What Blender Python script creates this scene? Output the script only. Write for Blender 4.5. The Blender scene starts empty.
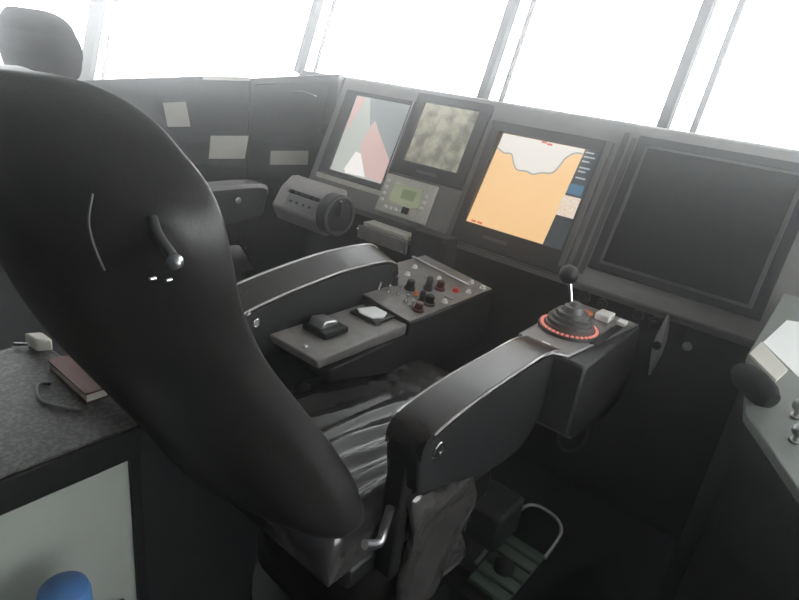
import bpy, bmesh, math, random
from mathutils import Vector, Matrix
random.seed(7)
SC = bpy.context.scene
COL = SC.collection

# ------------------------------------------------------------------ camera, sky, exposure
cam_data = bpy.data.cameras.new('camera')
cam = bpy.data.objects.new('camera', cam_data)
COL.objects.link(cam)
cam_data.sensor_width = 36.0
cam_data.lens = 36.0 * 580.0 / 799.0
cam_data.clip_start = 0.02
EYE = Vector((0.0, 0.0, 1.5))
right = Vector((0.764, 0.633, 0.124)); down = Vector((0.329, -0.217, -0.919)); fwd = Vector((-0.554, 0.743, -0.375))
fwd.normalize(); right = (right - fwd * right.dot(fwd)).normalized(); down = fwd.cross(right)
M = Matrix(((right.x, -down.x, -fwd.x, EYE.x), (right.y, -down.y, -fwd.y, EYE.y), (right.z, -down.z, -fwd.z, EYE.z), (0, 0, 0, 1)))
cam.matrix_world = M
SC.camera = cam

world = bpy.data.worlds.new('overcast_sky')
SC.world = world
world.use_nodes = True
wn = world.node_tree
wn.nodes.clear()
bg = wn.nodes.new('ShaderNodeBackground'); wo = wn.nodes.new('ShaderNodeOutputWorld')
bg.inputs[0].default_value = (0.97, 0.985, 1.0, 1); bg.inputs[1].default_value = 9.0
wn.links.new(bg.outputs[0], wo.inputs[0])

SC.view_settings.view_transform = 'Standard'
SC.view_settings.look = 'None'
SC.view_settings.gamma = 1.0
SC.view_settings.use_curve_mapping = False
SC.view_settings.exposure = 0.0
HAZE_DENSITY = 0.062
SC.cycles.volume_bounces = 1

# ------------------------------------------------------------------ materials
def mat(name, col, rough=0.5, metal=0.0, noise=0.0, nscale=60.0, bump=0.0, bscale=200.0, spec=0.5, coat=0.0, sheen=0.0):
    m = bpy.data.materials.new(name); m.use_nodes = True
    nt = m.node_tree; b = nt.nodes['Principled BSDF']
    b.inputs['Base Color'].default_value = (*col, 1)
    b.inputs['Roughness'].default_value = rough
    b.inputs['Metallic'].default_value = metal
    b.inputs['Specular IOR Level'].default_value = spec
    b.inputs['Coat Weight'].default_value = coat
    b.inputs['Sheen Weight'].default_value = sheen
    tc = nt.nodes.new('ShaderNodeTexCoord')
    if noise > 0:
        n = nt.nodes.new('ShaderNodeTexNoise'); n.inputs['Scale'].default_value = nscale; n.inputs['Detail'].default_value = 4
        nt.links.new(tc.outputs['Object'], n.inputs['Vector'])
        r = nt.nodes.new('ShaderNodeValToRGB')
        r.color_ramp.elements[0].position = 0.3; r.color_ramp.elements[1].position = 0.7
        r.color_ramp.elements[0].color = (*[c * (1 - noise) for c in col], 1)
        r.color_ramp.elements[1].color = (*[min(1, c * (1 + noise)) for c in col], 1)
        nt.links.new(n.outputs['Fac'], r.inputs[0]); nt.links.new(r.outputs[0], b.inputs['Base Color'])
    if bump > 0:
        v = nt.nodes.new('ShaderNodeTexNoise'); v.inputs['Scale'].default_value = bscale; v.inputs['Detail'].default_value = 3
        nt.links.new(tc.outputs['Object'], v.inputs['Vector'])
        bp = nt.nodes.new('ShaderNodeBump'); bp.inputs['Strength'].default_value = bump; bp.inputs['Distance'].default_value = 0.002
        nt.links.new(v.outputs['Fac'], bp.inputs['Height']); nt.links.new(bp.outputs[0], b.inputs['Normal'])
    return m

def emit(name, col, strength, noise=None):
    """a lit screen: emission under a glossy cover"""
    m = bpy.data.materials.new(name); m.use_nodes = True
    nt = m.node_tree; b = nt.nodes['Principled BSDF']
    b.inputs['Base Color'].default_value = (0.02, 0.02, 0.02, 1); b.inputs['Roughness'].default_value = 0.25
    b.inputs['Emission Color'].default_value = (*col, 1); b.inputs['Emission Strength'].default_value = strength
    if noise:
        col2, scale = noise
        tc = nt.nodes.new('ShaderNodeTexCoord'); n = nt.nodes.new('ShaderNodeTexNoise')
        n.inputs['Scale'].default_value = scale; n.inputs['Detail'].default_value = 6
        nt.links.new(tc.outputs['Object'], n.inputs['Vector'])
        r = nt.nodes.new('ShaderNodeValToRGB')
        r.color_ramp.elements[0].position = 0.38; r.color_ramp.elements[1].position = 0.62
        r.color_ramp.elements[0].color = (*col2, 1); r.color_ramp.elements[1].color = (*col, 1)
        nt.links.new(n.outputs['Fac'], r.inputs[0]); nt.links.new(r.outputs[0], b.inputs['Emission Color'])
    return m

M_LEATHER = mat('black_leather', (0.015, 0.0142, 0.0132), 0.40, spec=0.35, bump=0.2, bscale=260, noise=0.25, nscale=14)
M_SEAT = mat('worn_black_leather', (0.05, 0.047, 0.045), 0.22, bump=0.15, bscale=260, noise=0.25, nscale=18, coat=0.6)
M_ARM = mat('armrest_leather', (0.0193, 0.0154, 0.0138), 0.24, bump=0.3, bscale=260, noise=0.3, nscale=20)
M_ARMSIDE = mat('armrest_side_vinyl', (0.0121, 0.0124, 0.0124), 0.5, bump=0.15, spec=0.35)
M_HILITE_PIPING = mat('pale_highlight_piping', (0.2750, 0.2640, 0.2530), 0.2, coat=1.0)  # piping made pale to carry the window highlight along the pad edges
M_SHELL = mat('black_chair_shell', (0.0099, 0.0105, 0.0105), 0.5, bump=0.2)
M_BLACK = mat('black_plastic', (0.0083, 0.0083, 0.0088), 0.42, spec=0.35)
M_KICK = mat('black_console_panel', (0.0075, 0.008, 0.008), 0.6, spec=0.2)
M_HEADREST = mat('headrest_cloth', (0.02, 0.02, 0.021), 0.75, spec=0.25)
M_LUMP = mat('lump_black', (0.009, 0.009, 0.009), 0.7, spec=0.15)
M_LATCH = mat('latch_metal', (0.42, 0.42, 0.40), 0.4)
M_CHROME = mat('chrome', (0.75, 0.75, 0.76), 0.18, 1.0)
M_STEEL = mat('brushed_steel', (0.45, 0.45, 0.45), 0.35, 1.0)
M_PANEL = mat('grey_control_panel', (0.20, 0.185, 0.172), 0.42, noise=0.15, nscale=30)
M_DRUM = mat('control_head_grey', (0.36, 0.335, 0.32), 0.45, noise=0.08)
M_BOOT = mat('grey_rubber_boot', (0.075, 0.075, 0.07), 0.38)
M_CONBOX = mat('dark_control_box', (0.0193, 0.0198, 0.0193), 0.45, bump=0.1)
M_CONSOLE = mat('console_grey_paint', (0.20, 0.192, 0.182), 0.48, noise=0.08, nscale=12)
M_CONSOLE_BEIGE = mat('instrument_beige_grey', (0.50, 0.475, 0.41), 0.5, noise=0.06)
M_CABINET = mat('port_cabinet_black', (0.0193, 0.0198, 0.0204), 0.6, noise=0.15, nscale=8, spec=0.25)
M_FRAME = mat('monitor_black_frame', (0.0154, 0.0160, 0.0171), 0.38)
M_FRAMEGREY = mat('monitor_grey_frame', (0.0880, 0.0853, 0.0825), 0.42)
M_GLASSDARK = mat('dark_screen_glass', (0.0055, 0.0066, 0.0060), 0.12)
M_TOP = mat('mottled_black_countertop', (0.040, 0.036, 0.030), 0.45, noise=0.95, nscale=120, bump=0.5, bscale=120)
_r = [n for n in M_TOP.node_tree.nodes if n.type == 'VALTORGB'][0].color_ramp
_r.elements[0].position = 0.44; _r.elements[1].position = 0.62
_r.elements[0].color = (0.008, 0.007, 0.006, 1); _r.elements[1].color = (0.085, 0.078, 0.066, 1)
M_TOPEDGE = mat('countertop_edge', (0.006, 0.006, 0.006), 0.6, spec=0.15)
M_WHITEPANEL = mat('off_white_cabinet_panel', (0.2750, 0.2915, 0.2585), 0.5, noise=0.03, nscale=4)
M_BLUE = mat('blue_plastic', (0.06, 0.15, 0.34), 0.4)
M_PAPER = mat('white_paper', (0.90, 0.90, 0.88), 0.7)
M_PAPER2 = mat('cream_paper', (0.62, 0.60, 0.53), 0.7)
M_DESK = mat('light_grey_desk', (0.1870, 0.1953, 0.1815), 0.45, noise=0.06, nscale=10)
M_DESKSIDE = mat('desk_side_dark', (0.0099, 0.0121, 0.0116), 0.6)
M_REDBROWN = mat('red_brown_cover', (0.1100, 0.0341, 0.0248), 0.55)
M_GREEN = mat('green_grey_slats', (0.0550, 0.0770, 0.0550), 0.55)
M_FLOOR = mat('dark_floor', (0.0055, 0.0066, 0.0066), 0.7, noise=0.3, nscale=40, spec=0.15)
M_WALL = mat('wheelhouse_wall', (0.0550, 0.0578, 0.0550), 0.6)
M_CEIL = mat('wheelhouse_ceiling', (0.3025, 0.3025, 0.2970), 0.8)
M_MULL = mat('window_frame_grey', (0.025, 0.026, 0.03), 0.7, spec=0.1)
M_LEDGE = mat('pale_window_ledge', (0.3960, 0.3960, 0.3960), 0.5)
M_REDBTN = mat('red_button', (0.65, 0.05, 0.03), 0.35)
M_ORANGEBTN = mat('orange_button', (0.75, 0.20, 0.06), 0.4)
M_DKRED = mat('brown_red_knob', (0.0880, 0.0248, 0.0165), 0.35)
M_WHITEBTN = mat('white_key', (0.72, 0.70, 0.66), 0.45)
M_GREYKEY = mat('grey_key', (0.2200, 0.2200, 0.2090), 0.45)
M_LAMP = emit('ring_lamp', (1.0, 0.30, 0.22), 0.85)
M_SEA = emit('chart_orange', (0.98, 0.63, 0.30), 0.95)
M_LAND = emit('chart_white', (0.90, 0.86, 0.80), 0.90)
M_COAST = emit('chart_coast', (0.36, 0.40, 0.40), 0.85)
M_SIDE = emit('chart_sidebar', (0.035, 0.05, 0.06), 0.8)
M_SIDEBOX = emit('chart_info_box', (0.93, 0.66, 0.42), 0.85, ((0.9, 0.85, 0.8), 140))
M_SIDEBLUE = emit('chart_blue_box', (0.05, 0.17, 0.28), 0.9)
M_SIDETXT = emit('chart_text', (0.55, 0.60, 0.62), 0.8)
M_CHARTRED = emit('chart_red', (0.8, 0.15, 0.10), 0.8)
M_RADAR = emit('radar_pale_green', (0.56, 0.59, 0.54), 0.85)
M_WEDGEPINK = emit('wedge_pink', (0.74, 0.52, 0.48), 0.85)
M_WEDGEWHITE = emit('wedge_white', (0.95, 0.92, 0.88), 0.95)
M_WEDGEGREY = emit('wedge_grey', (0.34, 0.37, 0.37), 0.8)
M_CAMERA = emit('camera_picture', (0.46, 0.44, 0.33), 0.85, ((0.17, 0.17, 0.13), 14))
M_LCD = emit('lcd_green', (0.30, 0.33, 0.20), 0.75)
M_LCD2 = emit('lcd_green_dark', (0.16, 0.20, 0.10), 0.75)

def glass():
    m = bpy.data.materials.new('window_glass'); m.use_nodes = True
    nt = m.node_tree; nt.nodes.clear()
    t = nt.nodes.new('ShaderNodeBsdfTransparent'); t.inputs[0].default_value = (0.97, 0.98, 0.98, 1)
    g = nt.nodes.new('ShaderNodeBsdfGlossy'); g.inputs['Roughness'].default_value = 0.03
    mx = nt.nodes.new('ShaderNodeMixShader'); mx.inputs[0].default_value = 0.05
    o = nt.nodes.new('ShaderNodeOutputMaterial')
    nt.links.new(t.outputs[0], mx.inputs[1]); nt.links.new(g.outputs[0], mx.inputs[2]); nt.links.new(mx.outputs[0], o.inputs[0])
    return m
M_GLASS = glass()

# ------------------------------------------------------------------ mesh helpers
class Frame:
    """a local frame: origin, two in-plane axes and the outward normal"""
    def __init__(s, O, ex, ey):
        s.O = Vector(O); s.ex = Vector(ex).normalized(); s.ey = Vector(ey).normalized(); s.n = s.ex.cross(s.ey)
    def p(s, x, t, n=0.0): return s.O + s.ex * x + s.ey * t + s.n * n
WORLD = Frame((0, 0, 0), (1, 0, 0), (0, 1, 0))

class MB:
    def __init__(s): s.bm = bmesh.new()
    def face(s, vs):
        try: return s.bm.faces.new(vs)
        except ValueError: return None
    def box(s, x0, x1, y0, y1, z0, z1, fr=WORLD):
        v = [s.bm.verts.new(fr.p(x, y, z)) for z in (z0, z1) for y in (y0, y1) for x in (x0, x1)]
        for f in ((0, 2, 3, 1), (4, 5, 7, 6), (0, 1, 5, 4), (2, 6, 7, 3), (0, 4, 6, 2), (1, 3, 7, 5)): s.face([v[i] for i in f])
        return s
    def prism(s, poly, n0, n1, fr=WORLD):
        """polygon of (x, t) extruded along the frame's normal"""
        a = [s.bm.verts.new(fr.p(x, t, n0)) for x, t in poly]; b = [s.bm.verts.new(fr.p(x, t, n1)) for x, t in poly]
        s.face(a[::-1]); s.face(b); k = len(poly)
        for i in range(k): s.face([a[i], a[(i + 1) % k], b[(i + 1) % k], b[i]])
        return s
    def loft(s, rings, cap=True, closed=True):
        R = [[s.bm.verts.new(p) for p in r] for r in rings]; k = len(R[0])
        for a, b in zip(R, R[1:]):
            for i in range(k if closed else k - 1): s.face([a[i], a[(i + 1) % k], b[(i + 1) % k], b[i]])
        if cap: s.face(R[0][::-1]); s.face(R[-1])
        return s
    def cyl(s, p0, p1, r0, r1=None, seg=20):
        p0, p1 = Vector(p0), Vector(p1); r1 = r0 if r1 is None else r1
        return s.lathe([(0, r0), ((p1 - p0).length, r1)], p0, p1 - p0, seg)
    def lathe(s, prof, O, axis, seg=24):
        """profile of (height, radius) turned round an axis from O"""
        O = Vector(O); w = Vector(axis).normalized(); u = w.orthogonal().normalized(); v = w.cross(u)
        rings = [[O + w * h + (u * math.cos(2 * math.pi * i / seg) + v * math.sin(2 * math.pi * i / seg)) * max(r, 1e-4) for i in range(seg)] for h, r in prof]
        return s.loft(rings)
    def tube(s, pts, r, seg=10, closed=False):
        pts = [Vector(p) for p in pts]; n = len(pts); rings = []; u = None
        for i, p in enumerate(pts):
            a = pts[(i - 1) % n] if (closed or i) else p; b = pts[(i + 1) % n] if (closed or i < n - 1) else p
            w = (b - a).normalized()
            u = (w.orthogonal() if u is None else u - w * u.dot(w)).normalized(); v = w.cross(u)
            rr = r[i] if isinstance(r, (list, tuple)) else r
            rings.append([p + (u * math.cos(2 * math.pi * k / seg) + v * math.sin(2 * math.pi * k / seg)) * rr for k in range(seg)])
        if closed:
            rings.append(rings[0]); return s.loft(rings, cap=False)
        return s.loft(rings)
    def ball(s, c, r, sz=1.0, seg=20):
        k = 10; return s.lathe([(-math.cos(math.pi * i / k) * r * sz, math.sin(math.pi * i / k) * r) for i in range(k + 1)], c, (0, 0, 1), seg)
    def build(s, name, m, parent=None, bevel=0.0, smooth=40, subsurf=0, seg=2):
        bmesh.ops.remove_doubles(s.bm, verts=s.bm.verts, dist=1e-6)
        bmesh.ops.recalc_face_normals(s.bm, faces=s.bm.faces)
        root = parent
        while root is not None and root.parent is not None: root = root.parent
        off = root.location.copy() if root is not None else Vector((0, 0, 0))
        if root is None:
            zs = [v.co.z for v in s.bm.verts]; xs = [v.co.x for v in s.bm.verts]; ys = [v.co.y for v in s.bm.verts]
            off = Vector(((min(xs) + max(xs)) / 2, (min(ys) + max(ys)) / 2, min(zs)))
        bmesh.ops.translate(s.bm, verts=s.bm.verts, vec=-off)
        me = bpy.data.meshes.new(name); s.bm.to_mesh(me); s.bm.free()
        me.materials.append(m)
        o = bpy.data.objects.new(name, me); COL.objects.link(o)
        if parent is None: o.location = off
        else: o.parent = parent
        if smooth:
            me.shade_smooth(); me.set_sharp_from_angle(angle=math.radians(smooth))
        if bevel:
            b = o.modifiers.new('bevel', 'BEVEL'); b.width = bevel; b.segments = seg; b.limit_method = 'ANGLE'; b.angle_limit = math.radians(40)
            b.harden_normals = False
        if subsurf:
            q = o.modifiers.new('subsurf', 'SUBSURF'); q.levels = subsurf; q.render_levels = subsurf
        return o

def thing(name, loc, label, cat, group=None):
    o = bpy.data.objects.new(name, None); COL.objects.link(o); o.location = Vector(loc); o.empty_display_size = 0.1
    return tag(o, label, cat, group)
def tag(o, label, cat, group=None):
    o['label'] = label; o['category'] = cat
    if group: o['group'] = group
    return o
def struct(o): o['kind'] = 'structure'; return o
def lab(o, text): o['label'] = text; return o

def smooth_path(pts, n=6):
    """Catmull-Rom through points"""
    P = [Vector(p) for p in pts]; out = []
    for i in range(len(P) - 1):
        a = P[max(i - 1, 0)]; b = P[i]; c = P[i + 1]; d = P[min(i + 2, len(P) - 1)]
        for k in range(n):
            t = k / n
            out.append(0.5 * ((2 * b) + (c - a) * t + (2 * a - 5 * b + 4 * c - d) * t * t + (3 * b - a - 3 * c + d) * t ** 3))
    out.append(P[-1]); return out
def lerp_table(tab, z):
    for a, b in zip(tab, tab[1:]):
        if z <= b[0]:
            t = (z - a[0]) / (b[0] - a[0]); t = max(0, t)
            return [p + (q - p) * t for p, q in zip(a, b)]
    return list(tab[-1])

def smooth_table(tab, z):
    span = min(0.07, (tab[-1][0] - z) * 0.9, (z - tab[0][0]) * 0.9)
    Q = [lerp_table(tab, z + span * k / 3) for k in range(-3, 4)]
    return [sum(v) / 7 for v in zip(*Q)]

# ------------------------------------------------------------------ the wheelhouse shell
LEAN = math.radians(17)
XL, XR, YB = -5.5, 2.2, -2.2
CEIL = 2.35
def wall_quad(name, pts, m, th=0.04, out=(0, 0, 0)):
    mb = MB(); o = Vector(out)
    mb.loft([[Vector(p) for p in pts], [Vector(p) + o * th for p in pts]])
    return struct(mb.build(name, m, smooth=0))
struct(MB().box(XL - 0.3, XR + 0.5, YB - 0.1, 3.2, -0.06, 0.0).build('floor', M_FLOOR, smooth=0))
struct(MB().box(XL - 0.6, XR + 0.6, YB - 0.1, 3.4, CEIL, CEIL + 0.06).build('ceiling', M_CEIL, smooth=0))
struct(MB().box(XL - 0.3, XR + 0.5, YB - 0.1, YB, 0, CEIL).build('wall_back', M_WALL, smooth=0))
CORNER = Vector((-2.95, 2.6, 0)); PORT = Vector((-4.60, 2.0, 0)); PORTB = Vector((-5.3, 0.3, 0))
STAR = Vector((1.05, 2.6, 0)); STARB = Vector((1.95, 1.2, 0))
def lower_wall(name, a, b, h):
    d = (b - a).normalized(); n = Vector((-d.y, d.x, 0))
    if n.dot((a + b) / 2 - Vector((-1.5, 0.3, 0))) < 0: n = -n
    return wall_quad(name, [a, b, b + Vector((0, 0, h)), a + Vector((0, 0, h))], M_CABINET, 0.05, n)
SILL_F, SILL_P = 1.385, 0.95
def window_bay(idx, a, b, sill, n_out):
    """one pane of leaning glass between two posts"""
    n_out = Vector(n_out).normalized()
    L = (CEIL - sill) / math.cos(LEAN)
    e = (b - a).normalized(); up = Vector((0, 0, math.cos(LEAN))) + n_out * math.sin(LEAN)
    fr = Frame(a + Vector((0, 0, sill)), e, up)
    w = (b - a).length
    mb = MB().box(0.0, w, 0.0, L, -0.004, 0.004, fr)
    o = struct(mb.build('window_%d' % idx, M_GLASS, smooth=0))
    MB().box(0.0, w, -0.03, 0.012, -0.02, 0.02, fr).build('window_frame', M_LEDGE, o)
    o2 = o.children[0]
    # children keep the pane's own origin
    o2.location = -o.location
    return fr, L
def mullion(idx, p, sill, n_out, w, depth=0.05, shift=0.0, m=M_MULL):
    n_out = Vector(n_out).normalized()
    up = Vector((0, 0, math.cos(LEAN))) + n_out * math.sin(LEAN)
    e = Vector((n_out.y, -n_out.x, 0))
    fr = Frame(p + Vector((0, 0, sill)) + n_out * shift, e, up)
    return struct(MB().box(-w / 2, w / 2, -0.02, (CEIL - sill) / math.cos(LEAN), -depth / 2, depth / 2, fr).build('trim_%d' % idx, m, smooth=0))
# front window wall
FN = Vector((0, 1, 0))
lower_wall('wall_front', STAR, CORNER, SILL_F).location.y += 0.0
posts = [-2.95, -1.60, -0.725, 0.18, 1.05]
for i, (a, b) in enumerate(zip(posts, posts[1:])):
    window_bay(i + 1, Vector((a, 2.6, 0)), Vector((b, 2.6, 0)), SILL_F, FN)
for i, x in enumerate(posts): mullion(i + 1, Vector((x, 2.6, 0)), SILL_F, FN, 0.042)
for i, (x, w) in enumerate(((-2.885, 0.014), (-1.535, 0.020), (-0.625, 0.024))):
    mullion(i + 6, Vector((x, 2.6, 0)), SILL_F, FN, w, 0.02, 0.07)
# port window wall
dP = (PORT - CORNER).normalized(); PN = Vector((dP.y, -dP.x, 0)); PN = PN if PN.x < 0 else -PN
lower_wall('wall_left', CORNER, PORT, SILL_P)
window_bay(5, PORT, CORNER, SILL_P, PN)
mullion(9, PORT, SILL_P, PN, 0.10, 0.05)
mullion(10, PORT + dP * -0.10, SILL_P, PN, 0.02, 0.02, 0.05)
dQ = (PORTB - PORT).normalized(); QN = Vector((dQ.y, -dQ.x, 0)); QN = QN if QN.x < 0 else -QN
lower_wall('wall_port', PORT, PORTB, SILL_P)
window_bay(6, PORTB, PORT, SILL_P, QN)
PORTC = Vector((-5.3, -1.9, 0))
lower_wall('wall_port_aft', PORTB, PORTC, CEIL)
# starboard window wall
dS = (STARB - STAR).normalized(); SN = Vector((-dS.y, dS.x, 0)); SN = SN if SN.x > 0 else -SN
lower_wall('wall_right', STARB, STAR, 1.0)
window_bay(7, STAR, STARB, 1.0, SN)
S2 = Vector((1.95, -0.4, 0))
lower_wall('wall_starboard', S2, STARB, 1.0)
window_bay(8, STARB, S2, 1.0, Vector((1, 0, 0)))
lower_wall('wall_starboard_aft', Vector((1.95, YB, 0)), S2, CEIL)
lower_wall('wall_port_corner', PORTC, Vector((-5.3, YB, 0)), CEIL)

# ------------------------------------------------------------------ front console
K = 0.413; TL = math.atan(K)
FACE = Frame((0, 2.0335, 0.87), (1, 0, 0), (0, math.sin(TL), math.cos(TL)))     # x, up the sloped face, out towards the helmsman
XC0, XC1 = -2.205, 0.75
YZ = Frame((0, 0, 0), (0, 1, 0), (0, 0, 1))    # prism axes: y, z, extruded along +x
con = thing('bridge_console', (-0.8, 2.3, 0), 'long grey bridge console with a sloped instrument face under the front windows', 'console')
MB().prism([(2.0335, 0.87), (2.2556, 1.4), (2.2700, 1.405), (2.46, 1.395), (2.46, 0.0), (2.062, 0.0), (2.03, 0.815), (2.0182, 0.833)], XC0, XC1, YZ).build('console_body', M_CONSOLE, con, bevel=0.004)
lab(MB().prism([(2.0285, 0.812), (2.0295, 0.80), (2.0615, 0.002), (2.0595, 0.002), (2.0265, 0.806)], XC0 + 0.002, XC1 - 0.002, YZ).build('lower_panel', M_KICK, con), 'black lower panel')
MB().box(-1.28, XC1 - 0.01, 2.4601, 2.575, 1.372, 1.386).build('window_ledge', M_LEDGE, con)
MB().box(XC0 + 0.01, XC1 - 0.02, -0.039, -0.032, 0.0005, 0.005, FACE).build('edge_trim', M_FRAMEGREY, con)
# raised strips between the screens
for x0, x1, t0, t1, n1 in ((-0.748, -0.728, -0.01, 0.54, 0.006), (-0.716, -0.698, 0.0, 0.525, 0.005)):
    MB().box(x0, x1, t0, t1, 0.0005, n1, FACE).build('divider_strip', M_FRAMEGREY, con)
# lower front: round knobs and the latch
for x, z, r in ((-0.67, 0.795, 0.022), (-0.60, 0.79, 0.018), (-0.405, 0.785, 0.024), (-0.47, 0.795, 0.018)):
    k = MB().lathe([(0, r), (0.012, r), (0.012, r * 0.7), (0.03, r * 0.62), (0.033, 0.5 * r)], (x, 2.0275, z), (0, -1, 0)).build('knob', M_BLACK, con)
    MB().tube([(x + r * 1.08 * math.cos(a), 2.028, z + r * 1.08 * math.sin(a)) for a in [i * math.pi / 10 for i in range(20)]], 0.0018, 6, True).build('ring', M_FRAMEGREY, k)
lt = lab(MB().loft([[Vector((-0.374 + dx, 2.026 - d, z)) for dx, d in ((-w, 0), (-w * 0.5, d1), (w * 0.5, d1), (w, 0))]
    for z, w, d1 in ((0.60, 0.004, 0.010), (0.64, 0.011, 0.020), (0.69, 0.018, 0.030), (0.74, 0.019, 0.032), (0.79, 0.013, 0.022), (0.835, 0.004, 0.010))]).build('latch_handle', M_LATCH, con), 'pale leaf-shaped latch handle')
MB().lathe([(0, 0.014), (0.012, 0.014), (0.018, 0.008)], (-0.374, 1.996, 0.725), (0, -1, 0)).build('latch_button', M_BLACK, lt)
MB().lathe([(0, 0.016), (0.02, 0.014), (0.03, 0.006)], (-0.29, 2.030, 0.745), (0, -1, 0.3)).build('cover_cap', M_GREYKEY, con)

def poly_part(name, pts, n0, n1, m, parent): return MB().prism(pts, n0, n1, FACE).build(name, m, parent, smooth=0)
def frame_ring(x0, x1, t0, t1, w, n0, n1, name, m, parent, bevel=0.003):
    """a rectangular bezel as one mesh"""
    mb = MB(); wl, wr, wb, wt = w
    o = [(x0, t0), (x1, t0), (x1, t1), (x0, t1)]; i = [(x0 + wl, t0 + wb), (x1 - wr, t0 + wb), (x1 - wr, t1 - wt), (x0 + wl, t1 - wt)]
    R = [[mb.bm.verts.new(FACE.p(x, t, n)) for x, t in P] for P, n in ((o, n0), (o, n1), (i, n1), (i, n0))]
    for a, b in ((0, 1), (1, 2), (2, 3), (3, 0)):
        for k in range(4): mb.face([R[a][k], R[a][(k + 1) % 4], R[b][(k + 1) % 4], R[b][k]])
    return mb.build(name, m, parent, bevel=bevel, smooth=0)

# radar screen, far left of the face
r1 = thing('radar_monitor', FACE.p(-1.93, 0.08), 'framed screen with pink and white wedges, leftmost display on the sloped console', 'monitor', )
frame_ring(-2.15, -1.715, 0.078, 0.512, (0.07, 0.018, 0.03, 0.02), 0.0005, 0.016, 'bezel', M_FRAME, r1)
lab(MB().box(-1.7215, -1.7155, 0.08, 0.51, 0.0165, 0.0195, FACE).build('edge_trim', M_CHROME, r1), 'bright metal edge strip')
lab(MB().box(-2.15, -1.72, 0.055, 0.0775, 0.0005, 0.014, FACE).build('lower_ledge', M_CONSOLE_BEIGE, r1), 'beige ledge')
s1 = poly_part('screen', [(-2.08, 0.108), (-1.733, 0.108), (-1.733, 0.492), (-2.08, 0.492)], 0.0005, 0.006, M_RADAR, r1)
poly_part('grey_wedge', [(-1.733, 0.492), (-1.99, 0.492), (-1.93, 0.36), (-1.905, 0.388), (-1.80, 0.27), (-1.733, 0.215)], 0.0062, 0.0068, M_WEDGEGREY, s1)  # flat glowing wedges of colour laid over the screen
poly_part('pink_wedge', [(-1.910, 0.388), (-1.733, 0.215), (-1.733, 0.112), (-1.839, 0.119), (-1.920, 0.219), (-1.945, 0.27)], 0.0070, 0.0076, M_WEDGEPINK, s1)
poly_part('white_wedge', [(-1.956, 0.225), (-1.92, 0.219), (-1.845, 0.118), (-1.975, 0.112), (-1.99, 0.13)], 0.0078, 0.0084, M_WEDGEWHITE, s1)
poly_part('pink_wedge', [(-2.076, 0.30), (-2.076, 0.488), (-2.015, 0.488), (-2.045, 0.36)], 0.0062, 0.0068, M_WEDGEPINK, s1)
# camera / machinery monitor
r2 = thing('camera_monitor', FACE.p(-1.5, 0.175), 'black-framed monitor with a mottled beige picture, second display from the left', 'monitor')
frame_ring(-1.705, -1.308, 0.176, 0.553, (0.05, 0.055, 0.065, 0.037), 0.0005, 0.024, 'bezel', M_FRAME, r2)
poly_part('screen', [(-1.655, 0.241), (-1.363, 0.241), (-1.363, 0.516), (-1.655, 0.516)], 0.0005, 0.012, M_CAMERA, r2)
MB().box(-1.56, -1.45, 0.200, 0.212, 0.0242, 0.0255, FACE).build('key_strip', M_FRAMEGREY, r2)
# small instrument with an lcd
r3 = thing('lcd_instrument', FACE.p(-1.57, -0.015), 'small beige instrument panel with a green lcd below the black-framed monitor', 'instrument')
MB().box(-1.715, -1.428, -0.012, 0.165, 0.0005, 0.018, FACE).build('housing', M_CONSOLE_BEIGE, r3, bevel=0.004)
lc = MB().box(-1.655, -1.488, 0.044, 0.13, 0.0182, 0.020, FACE).build('lcd', M_LCD, r3, smooth=0)
MB().box(-1.595, -1.52, 0.07, 0.115, 0.0202, 0.0208, FACE).build('lcd_picture', M_LCD2, lc, smooth=0)
for i in range(4): MB().box(-1.70, -1.683, 0.035 + i * 0.03, 0.050 + i * 0.03, 0.0182, 0.024, FACE).build('key', M_WHITEBTN, r3, bevel=0.002)
for i in range(4): MB().box(-1.665 + i * 0.03, -1.647 + i * 0.03, 0.008, 0.022, 0.0182, 0.024, FACE).build('key', M_WHITEBTN, r3, bevel=0.002)
for i in range(3): MB().box(-1.472, -1.456, 0.045 + i * 0.028, 0.060 + i * 0.028, 0.0182, 0.024, FACE).build('key', M_WHITEBTN, r3, bevel=0.002)
lab(MB().box(-1.56, -1.525, 0.008, 0.038, 0.0182, 0.030, FACE).build('rocker_switch', M_BLACK, r3, bevel=0.003), 'black rocker switch')
# electronic chart display
r4 = thing('chart_monitor', FACE.p(-1.03, -0.03), 'grey-framed monitor showing an orange and white sea chart, third display from the left', 'monitor')
frame_ring(-1.300, -0.768, -0.030, 0.492, (0.062, 0.036, 0.09, 0.042), 0.0005, 0.020, 'bezel', M_FRAME, r4)
MB().box(-1.2995, -1.278, -0.028, 0.49, 0.0202, 0.026, FACE).build('side_rail', M_FRAMEGREY, r4, bevel=0.002)
MB().box(-0.792, -0.770, 0.0, 0.488, 0.0202, 0.026, FACE).build('side_rail', M_FRAMEGREY, r4, bevel=0.002)
MB().box(-1.13, -1.02, 0.012, 0.026, 0.0202, 0.0215, FACE).build('key_strip', M_FRAMEGREY, r4)
sc = poly_part('chart_area', [(-1.238, 0.061), (-0.886, 0.055), (-0.866, 0.449), (-1.222, 0.449)], 0.0005, 0.010, M_SEA, r4)
land = [(-1.221, 0.448), (-1.222, 0.385), (-1.185, 0.37), (-1.152, 0.372), (-1.125, 0.335), (-1.10, 0.315), (-1.06, 0.318), (-1.03, 0.312), (-1.0, 0.325), (-0.955, 0.335), (-0.935, 0.375), (-0.926, 0.400), (-0.90, 0.425), (-0.868, 0.43), (-0.867, 0.448)]
poly_part('chart_land', land, 0.0102, 0.0106, M_LAND, sc)
MB().tube(smooth_path([FACE.p(x, t, 0.0105) for x, t in land[1:-1]], 4), 0.0030, 6).build('coastline', M_COAST, sc)
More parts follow.
